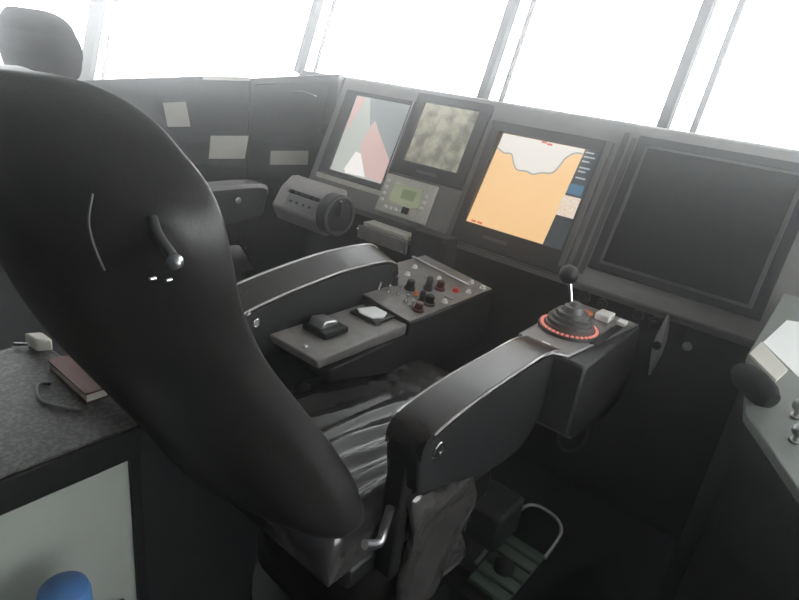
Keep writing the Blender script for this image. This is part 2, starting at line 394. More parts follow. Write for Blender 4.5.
for x, t in ((-1.215, 0.066), (-1.185, 0.066), (-1.045, 0.440), (-1.02, 0.436)):
    MB().box(x, x + 0.022, t, t + 0.008, 0.0107, 0.0112, FACE).build('chart_symbol', M_CHARTRED, sc, smooth=0)
sb = poly_part('info_sidebar', [(-0.884, 0.061), (-0.805, 0.061), (-0.805, 0.449), (-0.864, 0.449)], 0.0005, 0.010, M_SIDE, r4)
MB().box(-0.878, -0.808, 0.184, 0.264, 0.0102, 0.0107, FACE).build('info_box', M_SIDEBOX, sb, smooth=0)
MB().box(-0.872, -0.812, 0.273, 0.312, 0.0102, 0.0107, FACE).build('info_box', M_SIDEBLUE, sb, smooth=0)
for i, (w, t) in enumerate(((0.035, 0.435), (0.045, 0.418), (0.03, 0.400), (0.042, 0.375), (0.03, 0.36), (0.04, 0.335))):
    MB().box(-0.860, -0.860 + w, t, t + 0.006, 0.0102, 0.0107, FACE).build('text_line', M_SIDETXT, sb, smooth=0)
# large dark display
r5 = thing('dark_monitor', FACE.p(-0.41, 0.03), 'large switched-off black monitor at the right end of the sloped console', 'monitor')
frame_ring(-0.690, -0.120, 0.030, 0.535, (0.035, 0.035, 0.028, 0.030), 0.0005, 0.014, 'bezel', M_FRAME, r5)
frame_ring(-0.654, -0.156, 0.057, 0.502, (0.010, 0.012, 0.010, 0.007), 0.0145, 0.0185, 'inner_trim', M_FRAMEGREY, r5, 0.001)
poly_part('screen', [(-0.646, 0.066), (-0.167, 0.066), (-0.167, 0.497), (-0.646, 0.497)], 0.0005, 0.012, M_GLASSDARK, r5)

# pull-out keyboard tray and a grey terminal box under the lcd instrument
kt = thing('keyboard_tray', (-1.57, 1.97, 0.74), 'pull-out keyboard tray under the lcd instrument on the console', 'tray')
MB().box(-1.715, -1.43, 1.925, 2.010, 0.785, 0.800).build('tray_shelf', M_CONBOX, kt, bevel=0.003)
lab(MB().box(-1.705, -1.44, 1.935, 2.006, 0.8005, 0.818).build('keyboard', M_CONSOLE_BEIGE, kt, bevel=0.003), 'beige keyboard')
MB().box(-1.715, -1.43, 1.912, 1.924, 0.745, 0.803).build('tray_front', M_PANEL, kt, bevel=0.003)
for x, z in ((-1.705, 0.79), (-1.44, 0.755)): lab(MB().lathe([(0, 0.006), (0.012, 0.006), (0.016, 0.003)], (x, 1.911, z), (0, -1, 0)).build('catch', M_CHROME, kt), 'chrome catch')
tb = thing('terminal_box', (-1.34, 1.96, 0.72), 'dark grey terminal box with silver screws beside the keyboard tray', 'box')
MB().box(-1.425, -1.235, 1.93, 2.010, 0.735, 0.862).build('box_body', M_CONBOX, tb, bevel=0.005)
for x, z in ((-1.412, 0.85), (-1.25, 0.85), (-1.33, 0.755)): MB().lathe([(0, 0.006), (0.004, 0.005)], (x, 1.929, z), (0, -1, 0)).build('screw', M_CHROME, tb)

# drum-shaped control head left of them
dh = thing('control_head', (-2.05, 1.93, 0.73), 'drum-shaped grey control head with black switches and a dial, below the radar screen', 'control')
def drum_ring(x, r): return [Vector((x, 1.925 + r * math.cos(a), 0.815 + r * math.sin(a))) for a in [2 * math.pi * i / 40 for i in range(40)]]
def chead(x, inset):
    P = [(2.009, 0.915 - inset), (2.009, 0.72 + inset), (1.885 + inset, 0.70 + inset), (1.845 + inset, 0.775), (1.90 + inset, 0.865), (1.965, 0.915 - inset)]
    return [Vector((x, y, z)) for y, z in P]
MB().loft([chead(-2.245, 0.0), chead(-1.885, 0.0)]).build('housing', M_DRUM, dh, bevel=0.012, seg=3)
HF = Frame((-2.06, 1.8725, 0.820), (1, 0, 0), (0, 0.055, 0.09))
lab(MB().box(-0.10, 0.11, -0.035, 0.03, 0.0005, 0.004, HF).build('label_plate', M_GREYKEY, dh), 'pale label plate')
for i in range(6): MB().box(-0.098 + i * 0.036, -0.072 + i * 0.036, 0.034, 0.052, 0.0005, 0.016, HF).build('switch', M_BLACK, dh, bevel=0.002)
for i in range(4): MB().box(-0.075 + i * 0.045, -0.060 + i * 0.045, -0.01, 0.002, 0.0042, 0.006, HF).build('key', M_BLACK, dh)
MB().lathe([(0, 0.098), (0.055, 0.098), (0.062, 0.090), (0.062, 0.080), (0.050, 0.076), (0.050, 0.0)], (-1.8845, 1.905, 0.815), (1, 0, 0), 36).build('dial_drum', M_CONBOX, dh)
MB().tube([(-1.822, 1.905 + 0.088 * math.cos(a), 0.815 + 0.088 * math.sin(a)) for a in [i * math.pi / 18 for i in range(36)]], 0.005, 8, True).build('dial_ring', M_FRAMEGREY, dh)
lv = MB().tube([(-1.832, 1.905, 0.815), (-1.80, 1.88, 0.86), (-1.785, 1.86, 0.90)], 0.008).build('lever', M_BLACK, dh)

# ------------------------------------------------------------------ port cabinets
eL = Vector((-1.05, -0.85, 0)).normalized(); inL = Vector((-eL.y, eL.x, 0))
# frame on the cabinet face: x runs from the console corner towards the port side, normal towards the room
CAB = Frame((-2.35, 2.35, 0), -eL, (0, 0, 1))
if CAB.n.dot(Vector((0.6, -0.8, 0))) < 0: CAB.n.negate()
def cab_prism(mb, poly, n0, n1): return mb.prism([(-s, z) for s, z in poly], n0, n1, CAB)
pc = thing('port_cabinet', CAB.p(-0.9, 0, -0.1), 'tall black panelled cabinet along the port side under the windows', 'cabinet')
cab_prism(MB(), [(0.475, 0.0), (1.42, 0.0), (1.42, 1.19), (1.34, 1.209), (0.737, 1.302), (0.475, 1.318)], -0.28, 0.0).build('cabinet_body', M_CABINET, pc, bevel=0.004)
lab(cab_prism(MB(), [(0.472, 1.314), (0.721, 1.288), (0.721, 1.306), (0.472, 1.334)], 0.0005, 0.004).build('label_strip', M_PAPER2, pc, smooth=0), 'pale label strip along the top edge')
cab_prism(MB(), [(0.50, 0.10), (0.93, 0.10), (0.93, 0.84), (0.50, 0.84)], 0.0005, 0.012).build('door', M_CABINET, pc, bevel=0.003)
cab_prism(MB(), [(0.95, 0.10), (1.38, 0.10), (1.38, 0.84), (0.95, 0.84)], 0.0005, 0.012).build('door', M_CABINET, pc, bevel=0.003)
pq = thing('equipment_cabinet', CAB.p(-0.24, 0, -0.1), 'black equipment cabinet with a curved pull handle beside the radar screen', 'cabinet')
cab_prism(MB(), [(0.05, 0.0), (0.470, 0.0), (0.470, 1.326), (0.0, 1.405), (0.0, 1.36)], -0.28, 0.0).build('cabinet_body', M_CABINET, pq, bevel=0.004)
cab_prism(MB(), [(0.075, 1.00), (0.455, 1.00), (0.44, 1.30), (0.04, 1.365)], 0.0005, 0.014).build('door', M_CABINET, pq, bevel=0.004)
lab(MB().tube(smooth_path([CAB.p(-0.235, 1.272, 0.0145), CAB.p(-0.23, 1.284, 0.026), CAB.p(-0.186, 1.298, 0.03), CAB.p(-0.12, 1.285, 0.026), CAB.p(-0.112, 1.272, 0.0145)], 5), 0.0042).build('pull_handle', M_CHROME, pq), 'bright curved pull handle')
lab(MB().box(-0.062, -0.052, 1.09, 1.13, 0.0145, 0.024, CAB).build('hinge', M_STEEL, pq, bevel=0.002), 'small steel hinge')
MB().lathe([(0, 0.034), (0.03, 0.034), (0.045, 0.026), (0.075, 0.024)], CAB.p(-0.045, 1.11, 0.0005), CAB.n).build('cable_gland', M_BLACK, pq)
def note(pts, label, m): return tag(cab_prism(MB(), pts, 0.0005, 0.003).build('paper_note', m, smooth=0), label, 'paper', 'papers taped to the port cabinets')
note([(0.938, 1.144), (0.814, 1.165), (0.788, 1.036), (0.914, 1.020)], 'upright white paper sheet high on the black cabinet, nearest the chair back', M_PAPER2)
note([(0.678, 1.002), (0.469, 1.028), (0.488, 0.900), (0.689, 0.874)], 'large cream paper sheet, middle of the three on the black cabinets', M_PAPER2)
note([(0.344, 0.962), (0.134, 0.989), (0.134, 0.911), (0.347, 0.884)], 'narrow white paper label on the cabinet just above the drum-shaped control head', M_PAPER2)

# ------------------------------------------------------------------ chairs
def superring(xl, xr, yl, yr, ym, z, th, k=40, e=0.55):
    """closed ring of a padded back: bulged outer side towards -y, edges wrapping forward, thickness th"""
    out = []
    for i in range(k):
        a = 2 * math.pi * i / k
        ca, sa = math.cos(a), math.sin(a)
        u = math.copysign(abs(ca) ** e, ca)                 # -1..1 across
        v = math.copysign(abs(sa) ** e, sa)                 # -1 back, 1 front
        x = (xl + xr) / 2 + (xr - xl) / 2 * u
        edge = yl + (yr - yl) * (u + 1) / 2
        bow = ym - (yl + yr) / 2
        y = edge + bow * (1 - abs(u) ** 2.2) + th / 2 * (v + 0.0) + th * 0.5
        out.append(Vector((x, y - 0.5 * th * (1 - abs(u) ** 3) * 0, z)))
    return out
def make_back(table, th, m, parent, name='backrest', zs=None, wob=0.0):
    rings = []
    zs = zs or [table[0][0] + (table[-1][0] - table[0][0]) * i / 44 for i in range(45)]
    for z in zs:
        q = smooth_table(table, z)
        rings.append(superring(q[1], q[2], q[3], q[4], q[5], z, q[6] if len(q) > 6 else th))
    return MB().loft(rings).build(name, m, parent, smooth=60, subsurf=1)

near = thing('pilot_chair', (-0.86, 1.05, 0), 'large black leather pilot chair in the foreground with control boxes on both armrests', 'chair')
# z, left edge x, right edge x, left edge y, right edge y, middle y, thickness
BT = [(0.600, -0.98, -0.56, 0.56, 0.66, 0.60, 0.10),
      (0.660, -1.04, -0.56, 0.55, 0.66, 0.545, 0.13),
      (0.760, -1.075, -0.605, 0.515, 0.625, 0.495, 0.13),
      (0.900, -1.10, -0.648, 0.43, 0.54, 0.41, 0.13),
      (1.050, -1.105, -0.660, 0.365, 0.435, 0.315, 0.13),
      (1.200, -1.105, -0.634, 0.335, 0.37, 0.255, 0.13),
      (1.270, -1.10, -0.625, 0.33, 0.362, 0.24, 0.13),
      (1.330, -1.085, -0.652, 0.33, 0.358, 0.235, 0.125),
      (1.365, -1.065, -0.685, 0.33, 0.353, 0.238, 0.12),
      (1.392, -1.035, -0.735, 0.33, 0.346, 0.245, 0.11),
      (1.412, -1.005, -0.790, 0.32, 0.335, 0.255, 0.095),
      (1.424, -0.985, -0.815, 0.31, 0.322, 0.265, 0.075),
      (1.432, -0.965, -0.845, 0.30, 0.31, 0.275, 0.045)]
zs = [0.60 + 0.03 * i for i in range(22)] + [1.25, 1.27, 1.29, 1.31, 1.33, 1.345, 1.36, 1.375, 1.385, 1.395, 1.404, 1.412, 1.419, 1.425, 1.429, 1.432]
back = make_back(BT, 0.13, M_LEATHER, near, zs=zs)
# plastic shell with its seam, the recline lever and two screws on the back
def on_back(x, z, lift=0.0):
    q = smooth_table(BT, z); u = (x - (q[1] + q[2]) / 2) / ((q[2] - q[1]) / 2); u = max(-1, min(1, u))
    edge = q[3] + (q[4] - q[3]) * (u + 1) / 2; bow = q[5] - (q[3] + q[4]) / 2
    return Vector((x, edge + bow * (1 - abs(u) ** 2.2) - lift, z))
MB().tube(smooth_path([on_back(-0.702, 1.312, 0.002), on_back(-0.702, 1.28, 0.003), on_back(-0.700, 1.25, 0.003), on_back(-0.699, 1.215, 0.002)], 5), 0.0016).build('seam_piping', M_FRAMEGREY, back)
lev = [on_back(-0.668, 1.283, 0.006), on_back(-0.646, 1.272, 0.016), on_back(-0.628, 1.255, 0.02)]
MB().tube(smooth_path([Vector((-0.648, 0.352, 1.292)), Vector((-0.632, 0.350, 1.275)), Vector((-0.616, 0.360, 1.25))], 5), 0.007).build('recline_lever', M_BLACK, back)
lab(MB().lathe([(0, 0.009), (0.010, 0.009), (0.013, 0.005)], (-0.612, 0.362, 1.246), (0.6, -0.8, 0.1)).build('lever_cap', M_STEEL, back), 'bright lever cap')
for dx in (0, 0.014): MB().lathe([(-0.004, 0.003), (0.003, 0.003), (0.004, 0.002)], on_back(-0.652 + dx, 1.212, 0.004), (0, -1, 0)).build('screw', M_CHROME, back)

# seat cushion with wrinkles
def seat_mesh(xc, hw, y0, y1, ztop, zbot, wr, nx=44, ny=60):
    mb = MB(); top = []
    ridges = [(-0.15, 0.016, 0.014), (-0.075, 0.018, 0.017), (-0.01, 0.014, 0.018), (0.055, 0.018, 0.020), (0.115, 0.015, 0.018), (0.17, 0.015, 0.017), (0.215, 0.013, 0.014)]
    for j in range(ny + 1):
        v = j / ny; y = y0 + (y1 - y0) * v; row = []
        for i in range(nx + 1):
            u = -1 + 2 * i / nx
            rr = 1 - max(0, abs(u) - 0.82) / 0.18
            rf = min(1, (1 - v) / 0.10); rb = min(1, v / 0.06)
            h = lambda q: math.sqrt(max(0, 1 - (1 - q) ** 2))
            z = ztop - 0.05 * (1 - h(rr)) - 0.07 * (1 - h(rf)) - 0.05 * (1 - h(rb)) - 0.012 * math.cos(u * math.pi / 2) ** 2 * math.sin(math.pi * v)
            if wr:
                fade = math.exp(-((v - 0.30) / 0.24) ** 2) * min(1, v / 0.05)
                for rx, s, a in ridges:
                    cx = rx + 0.10 * (v - 0.3) + 0.012 * math.sin(9 * v + rx * 30)
                    z += a * fade * math.exp(-((u * hw - cx) / s) ** 2)
                for vx, s, a, um in ((0.44, 0.022, 0.006, -0.75), (0.56, 0.020, 0.006, -0.8)):
                    z += a * math.exp(-((v - vx + 0.12 * (u + 0.8)) / s) ** 2) * math.exp(-((u - um) / 0.3) ** 2)
            row.append(Vector((xc + hw * u * (1 - 0.03 * v), y, z)))
        top.append(row)
    V = [[mb.bm.verts.new(p) for p in r] for r in top]
    for a, b in zip(V, V[1:]):
        for i in range(nx): mb.face([a[i], a[i + 1], b[i + 1], b[i]])
    rim = V[0] + [r[-1] for r in V[1:]] + V[-1][-2::-1] + [r[0] for r in V[-2:0:-1]]
    low = [mb.bm.verts.new(Vector((v.co.x, v.co.y, zbot))) for v in rim]
    k = len(rim)
    for i in range(k): mb.face([rim[i], rim[(i + 1) % k], low[(i + 1) % k], low[i]])
    mb.face(low[::-1])
    return mb
seat_mesh(-0.835, 0.262, 0.66, 1.47, 0.622, 0.50, True).build('seat_cushion', M_SEAT, near, smooth=70)

def prism_x(poly, x0, x1, dz=0.0):
    """profile of (y, z) extruded from x0 to x1, the x0 side raised by dz"""
    mb = MB(); A = [mb.bm.verts.new((x0, y, z + dz * (z > 0.80))) for y, z in poly]; B = [mb.bm.verts.new((x1, y, z)) for y, z in poly]
    mb.face(A[::-1]); mb.face(B); k = len(poly)
    for i in range(k): mb.face([A[i], A[(i + 1) % k], B[(i + 1) % k], B[i]])
    return mb
def arc(points, n=5): return [(p.x, p.y) for p in smooth_path([(y, z, 0) for y, z in points], n)]
# port-side armrest
ltop = arc([(0.845, 0.822), (0.862, 0.842), (0.93, 0.858), (1.06, 0.877), (1.24, 0.894), (1.43, 0.890), (1.495, 0.866), (1.513, 0.824)])
lbot = arc([(1.47, 0.790), (1.30, 0.755), (1.05, 0.705), (0.98, 0.688), (0.92, 0.705), (0.87, 0.765)])
la = prism_x(ltop + lbot, -1.240, -1.150, 0.028).build('armrest', M_ARMSIDE, near, bevel=0.012, seg=3)
pad_t = [(y, z + 0.004) for y, z in ltop]; pad_b = [(y - (0.02 if i > len(ltop) - 5 else 0), z - 0.014) for i, (y, z) in enumerate(ltop)][::-1]
prism_x(pad_t + pad_b, -1.243, -1.147, 0.028).build('arm_pad', M_ARM, la, bevel=0.006, seg=2)
MB().tube([(-1.147, y, z - 0.001) for y, z in ltop[4:-6]], 0.0035, 8).build('highlight_piping', M_HILITE_PIPING, la)
MB().tube([(-1.2415, y, z + 0.030) for y, z in ltop[5:-5]], 0.0045, 8).build('highlight_piping', M_HILITE_PIPING, la)
for y, z, r in ((0.908, 0.806, 0.013), (0.864, 0.815, 0.009), (0.88, 0.842, 0.008)):
    bo = MB().lathe([(0, r), (0.005, r), (0.007, r * 0.8), (0.004, r * 0.6), (0.004, 0)], (-1.1495, y, z), (1, 0, 0), 18).build('pivot_bolt', M_CHROME, la)
# starboard-side armrest
rtop = arc([(0.785, 0.790), (0.790, 0.832), (0.83, 0.856), (0.97, 0.872), (1.15, 0.876), (1.27, 0.876), (1.345, 0.866), (1.40, 0.845)])
rbot = arc([(1.40, 0.72), (1.32, 0.605), (1.20, 0.588), (1.04, 0.622), (0.90, 0.675), (0.80, 0.71)])
ra = prism_x(rtop + rbot, -0.572, -0.485).build('armrest', M_ARMSIDE, near, bevel=0.012, seg=3)
pad_t = [(y, z + 0.004) for y, z in rtop[3:]]; pad_b = [(y, z - 0.014) for y, z in rtop[3:]][::-1]
prism_x(pad_t + pad_b, -0.575, -0.482).build('arm_pad', M_ARM, ra, bevel=0.006, seg=2)
MB().tube([(-0.481, y, z - 0.001) for y, z in rtop[9:]], 0.0032, 8).build('highlight_piping', M_HILITE_PIPING, ra)
MB().tube([(-0.575, y, z + 0.002) for y, z in rtop[9:]], 0.0032, 8).build('highlight_piping', M_HILITE_PIPING, ra)
bo = MB().tube([(-0.483, 0.845 + 0.016 * math.cos(a), 0.800 + 0.016 * math.sin(a)) for a in [math.radians(-40 + 26 * i) for i in range(11)]], 0.0032, 8).build('pivot_clip', M_CHROME, ra)
for dy in (-0.013, 0.013): MB().lathe([(0, 0.006), (0.004, 0.005)], (-0.4845, 0.845 + dy, 0.786), (1, 0, 0), 14).build('clip_screw', M_CHROME, ra)

# port control box: low shelf and raised button panel
lb = MB().prism([(0.955, 0.758), (1.345, 0.758), (1.335, 0.722), (0.965, 0.728)], -1.148, -0.955, YZ).build('control_shelf', M_PANEL, near, bevel=0.005)
UP = Frame((-1.278, 0.0, 0.800), (0.333, 0.0, -0.036), (0, 1, 0))
mb = MB()
bx = [[(x, 1.335, zt), (x, 1.845, zt - 0.004), (x, 1.85, 0.56), (x, 1.50, 0.56), (x, 1.20, 0.63), (x, 1.0, 0.68), (x, 1.0, 0.720), (x, 1.335, 0.722)] for x, zt in ((-1.278, 0.800), (-0.945, 0.764))]
V = [[mb.bm.verts.new(p) for p in q] for q in bx]; mb.face(V[0][::-1]); mb.face(V[1])
for i in range(8): mb.face([V[0][i], V[0][(i + 1) % 8], V[1][(i + 1) % 8], V[1][i]])
ub = mb.build('control_box', M_CONBOX, near, bevel=0.005)
MB().box(0.004, 0.330, 1.34, 1.84, 0.0006, 0.0045, UP).build('button_panel', M_PANEL, ub, bevel=0.002)
lab(MB().tube([UP.p(0.012, 1.745, 0.016), UP.p(0.285, 1.745, 0.016)], 0.006).build('grab_rail', M_CHROME, ub), 'bright metal rail')
for x in (0.025, 0.27): MB().cyl(UP.p(x, 1.745, 0.0046), UP.p(x, 1.745, 0.012), 0.004).build('rail_post', M_STEEL, ub)
# on the shelf: a rocker module and a white square touch pad
sm = MB().box(-1.118, -1.022, 1.05, 1.145, 0.7585, 0.778).build('switch_module', M_BLACK, lb, bevel=0.004)
lab(MB().prism([(1.06, 0.778), (1.13, 0.778), (1.125, 0.792), (1.075, 0.800)], -1.108, -1.05, YZ).build('rocker', M_STEEL, lb, bevel=0.004), 'shiny rocker')
MB().lathe([(0, 0.008), (0.004, 0.006)], (-1.03, 0.985, 0.7602), (0, 0, 1)).build('screw', M_STEEL, lb)
MB().box(-1.115, -1.005, 1.245, 1.335, 0.7585, 0.768).build('pad_frame', M_BLACK, lb, bevel=0.003)
lab(MB().prism([(-1.108, 1.27), (-1.08, 1.252), (-1.03, 1.255), (-1.012, 1.29), (-1.03, 1.326), (-1.085, 1.33)], 0.7685, 0.774).build('white_pad', M_PAPER, lb, bevel=0.002), 'white touch pad')
def on_up(x, y, r=0.0):
    return UP.p(x + 1.278, y, 0.0048)
def tkn(x, y, r, h, m, name='knob'):
    return MB().lathe([(0, r), (h * 0.25, r), (h * 0.3, r * 0.75), (h * 0.9, r * 0.68), (h, r * 0.5)], on_up(x, y), UP.n, 18).build(name, m, ub)
def toggle(x, y, h=0.03):
    return MB().lathe([(0, 0.009), (0.006, 0.009), (0.006, 0.004), (h, 0.0055), (h + 0.003, 0.003)], on_up(x, y), (0.15, 0.1, 1), 12).build('toggle_switch', M_CHROME, ub)
for x, y in ((-1.145, 1.41), (-1.115, 1.425), (-1.18, 1.44), (-1.005, 1.415), (-1.04, 1.43), (-1.09, 1.45)): toggle(x, y)
for x, y, r, h, m in ((-1.10, 1.525, 0.020, 0.035, M_CONBOX), (-1.065, 1.585, 0.017, 0.05, M_CONBOX), (-0.992, 1.495, 0.022, 0.034, M_BLACK), (-0.982, 1.425, 0.02, 0.03, M_DKRED), (-1.045, 1.63, 0.020, 0.034, M_DKRED), (-1.01, 1.475, 0.014, 0.045, M_BLACK), (-1.15, 1.50, 0.015, 0.03, M_CONBOX)): tkn(x, y, r, h, m)
lab(tkn(-1.005, 1.675, 0.013, 0.014, M_REDBTN, 'button'), 'red push button')
lab(tkn(-1.06, 1.51, 0.010, 0.014, M_ORANGEBTN, 'button'), 'orange push button')
for x, y in ((-1.18, 1.61), (-0.975, 1.715), (-0.972, 1.56), (-1.21, 1.69), (-1.10, 1.70), (-0.968, 1.80), (-1.02, 1.80)): lab(tkn(x, y, 0.011, 0.012, M_WHITEBTN, 'button'), 'pale push button')
for x0, y0, w, l in ((-1.23, 1.54, 0.05, 0.03), (-1.14, 1.66, 0.05, 0.025), (-1.0, 1.60, 0.03, 0.02)): MB().box(x0 + 1.278, x0 + 1.278 + w, y0, y0 + l, 0.0048, 0.0075, UP).build('label_plate', M_GREYKEY, ub)

# starboard control box with the joystick
XI, XO = -0.612, -0.398
rb = MB().prism([(1.36, 0.846), (1.785, 0.846), (1.80, 0.835), (1.86, 0.63), (1.80, 0.565), (1.72, 0.55), (1.41, 0.60), (1.36, 0.64)], XI, XO, YZ).build('joystick_box', M_CONBOX, near, bevel=0.008)
rim = [(-0.605, 1.385), (-0.455, 1.365), (-0.404, 1.775), (-0.605, 1.775)]
MB().prism(rim, 0.8465, 0.8515).build('joystick_panel', M_PANEL, rb, bevel=0.002)
lab(MB().tube([(x, y, 0.851) for x, y in rim], 0.0035, 8, True).build('panel_trim', M_STEEL, rb), 'bright panel edge')
MB().tube([(-0.485, 1.25, 0.874), (-0.478, 1.32, 0.868), (-0.455, 1.37, 0.852)], 0.0035, 8).build('panel_trim', M_STEEL, rb)
JX, JY = -0.531, 1.545
MB().lathe([(0, 0.070), (0.008, 0.070), (0.010, 0.066), (0.022, 0.066), (0.024, 0.060), (0.022, 0.056), (0.034, 0.056), (0.036, 0.050), (0.034, 0.046), (0.046, 0.044), (0.048, 0.036), (0.046, 0.032), (0.062, 0.026), (0.064, 0.016), (0.075, 0.012)], (JX, JY, 0.862), (0, 0, 1), 40).build('rubber_boot', M_BOOT, rb)
MB().lathe([(0, 0.090), (0.009, 0.088), (0.010, 0.06)], (JX, JY, 0.8518), (0, 0, 1), 40).build('boot_base', M_CONBOX, rb)
for i in range(36):
    a = 2 * math.pi * i / 36
    c = Vector((JX + 0.079 * math.cos(a), JY + 0.079 * math.sin(a), 0.8615))
    MB().ball(c, 0.0052, 0.8, 10).build('ring_lamp', M_LAMP, rb)
lab(MB().lathe([(0, 0.0055), (0.085, 0.0055)], (JX - 0.006, JY, 0.915), (-0.32, 0.0, 1), 14).build('joystick_shaft', M_CHROME, rb), 'chrome shaft')
jk = MB().ball((JX - 0.038, JY, 1.008), 0.028, 1.0, 28).build('joystick_ball', M_BLACK, rb)
for x0, x1, y0, y1, h, m, nm in ((-0.512, -0.468, 1.69, 1.745, 0.022, M_WHITEBTN, 'white_key'), (-0.452, -0.425, 1.712, 1.745, 0.012, M_WHITEBTN, 'white_key'), (-0.565, -0.525, 1.675, 1.715, 0.012, M_ORANGEBTN, 'orange_key'), (-0.450, -0.425, 1.50, 1.70, 0.004, M_BLACK, 'display_strip'), (-0.54, -0.515, 1.375, 1.395, 0.004, M_WHITEBTN, 'small_key')):
    MB().box(x0, x1, y0, y1, 0.8518, 0.8518 + h).build(nm, m, rb, bevel=0.003)
# side bolster, hinge bracket and base
lab(MB().tube(smooth_path([(-0.53, 0.775, 0.665), (-0.53, 0.765, 0.62), (-0.525, 0.745, 0.595), (-0.53, 0.705, 0.615)], 4), 0.010).build('hinge_bracket', M_STEEL, near), 'grey steel hinge bracket')
MB().box(-1.10, -0.57, 0.72, 1.42, 0.44, 0.499).build('seat_pan', M_SHELL, near, bevel=0.01)
# leather skirt: folded cover over the suspension
def skirt(z, s, y0=0.80, y1=1.36):
    pts = []
    for i in range(48):
        a = 2 * math.pi * i / 48; ca, sa = math.cos(a), math.sin(a)
        u = math.copysign(abs(ca) ** 0.45, ca); v = math.copysign(abs(sa) ** 0.45, sa)
        w = 1 + s * 0.02 * math.sin(7 * a + z * 30)
        pts.append(Vector((-0.80 + 0.27 * u * w * (1 - 0.25 * (0.44 - z)), (y0 + y1) / 2 + (y1 - y0) / 2 * v * w, z)))
    return pts
MB().loft([skirt(0.14 + 0.02 * i, 1.0 if i % 2 else 0.3) for i in range(16)]).build('suspension_cover', M_LEATHER, near, smooth=60)
# side flap hanging under the armrest
MB().box(-0.565, -0.515, 0.79, 0.825, 0.46, 0.78).build('arm_post', M_BLACK, near, bevel=0.006)
fl = []
for j in range(13):
    z = 0.70 - 0.034 * j
    out = []
    for i in range(17):
        u = i / 16
        sag = 0.030 * math.sin(math.pi * u) ** 1.5 * max(0, 1 - j / 5)
        fold = 0.016 * math.sin(5.5 * u * (1 + 0.3 * j / 12) + 0.5 * j) * min(1, j / 3) + (0.020 * math.exp(-((j - 1.2) / 1.0) ** 2) * math.sin(math.pi * u))
        out.append(Vector((-0.500 + fold, 0.80 + 0.27 * u + 0.06 * j / 12, z - 0.075 * u * max(0, 1 - j / 8) - sag)))
    fl.append(out + [p + Vector((-0.022, 0, 0)) for p in out[::-1]])
MB().loft(fl).build('side_flap', M_SEAT, near, smooth=70, subsurf=1)
MB().box(-0.56, -0.445, 1.17, 1.31, 0.31, 0.43).build('suspension_box', M_SHELL, near, bevel=0.012)
MB().lathe([(0, 0.30), (0.03, 0.30), (0.04, 0.10), (0.13, 0.09), (0.15, 0.16)], (-0.82, 1.05, 0.0), (0, 0, 1), 36).build('pedestal', M_SHELL, near)
# footrest in front of the base
fr = MB().box(-0.60, -0.36, 1.10, 1.16, 0.20, 0.228).build('footrest_arm', M_SHELL, near, bevel=0.004)
for i in range(5):
    y = 1.115 + i * 0.048
    lab(MB().box(-0.478, -0.362, y, y + 0.038, 0.236, 0.252).build('footrest_slat', M_GREEN, near, bevel=0.004), 'green-grey footrest slat')
MB().box(-0.475, -0.365, 1.10, 1.36, 0.2285, 0.2355).build('footrest_plate', M_BLACK, near)
lab(MB().tube(smooth_path([(-0.485, 1.16, 0.262), (-0.49, 1.30, 0.275), (-0.492, 1.42, 0.282), (-0.475, 1.47, 0.285), (-0.43, 1.48, 0.285), (-0.385, 1.475, 0.275), (-0.362, 1.44, 0.262), (-0.36, 1.34, 0.245)], 5), 0.0055).build('foot_hoop', M_STEEL, near), 'bent steel hoop')
MB().lathe([(0, 0.032), (0.012, 0.03), (0.016, 0.02)], (-0.425, 1.215, 0.2522), (0, 0, 1), 20).build('foot_stud', M_BLACK, near)
# loose cables under the joystick box
MB().tube(smooth_path([(-0.47, 1.50, 0.60), (-0.465, 1.52, 0.50), (-0.44, 1.57, 0.46), (-0.42, 1.63, 0.48), (-0.43, 1.66, 0.57)], 6), 0.005).build('cable', M_CONBOX, near)

# second chair, further to port
far = thing('pilot_chair', (-2.42, 1.2, 0), 'second black pilot chair, seen past the foreground chair back at the left edge', 'chair')
FT = [(0.60, -2.70, -2.26, 1.02, 1.02, 0.98, 0.11), (0.80, -2.76, -2.24, 1.0, 1.0, 0.93, 0.12), (1.20, -2.78, -2.24, 0.97, 0.97, 0.89, 0.12), (1.26, -2.75, -2.27, 0.96, 0.96, 0.90, 0.10), (1.275, -2.7, -2.31, 0.96, 0.96, 0.91, 0.07)]
make_back(FT, 0.12, M_HEADREST, far)
HT = [(1.285, -2.78, -2.335, 0.93, 0.93, 0.90, 0.06), (1.30, -2.84, -2.30, 0.93, 0.93, 0.88, 0.10), (1.36, -2.86, -2.285, 0.93, 0.93, 0.87, 0.12), (1.42, -2.86, -2.285, 0.93, 0.93, 0.87, 0.12), (1.455, -2.84, -2.30, 0.93, 0.93, 0.872, 0.115),
      (1.485, -2.80, -2.335, 0.93, 0.93, 0.88, 0.10), (1.505, -2.75, -2.39, 0.93, 0.93, 0.89, 0.08), (1.517, -2.69, -2.46, 0.93, 0.93, 0.90, 0.05)]
make_back(HT, 0.12, M_HEADREST, far, 'headrest', [1.285 + 0.232 * i / 30 for i in range(31)])
seat_mesh(-2.40, 0.275, 1.02, 1.66, 0.625, 0.50, False, 16, 20).build('seat_cushion', M_SEAT, far, smooth=70)
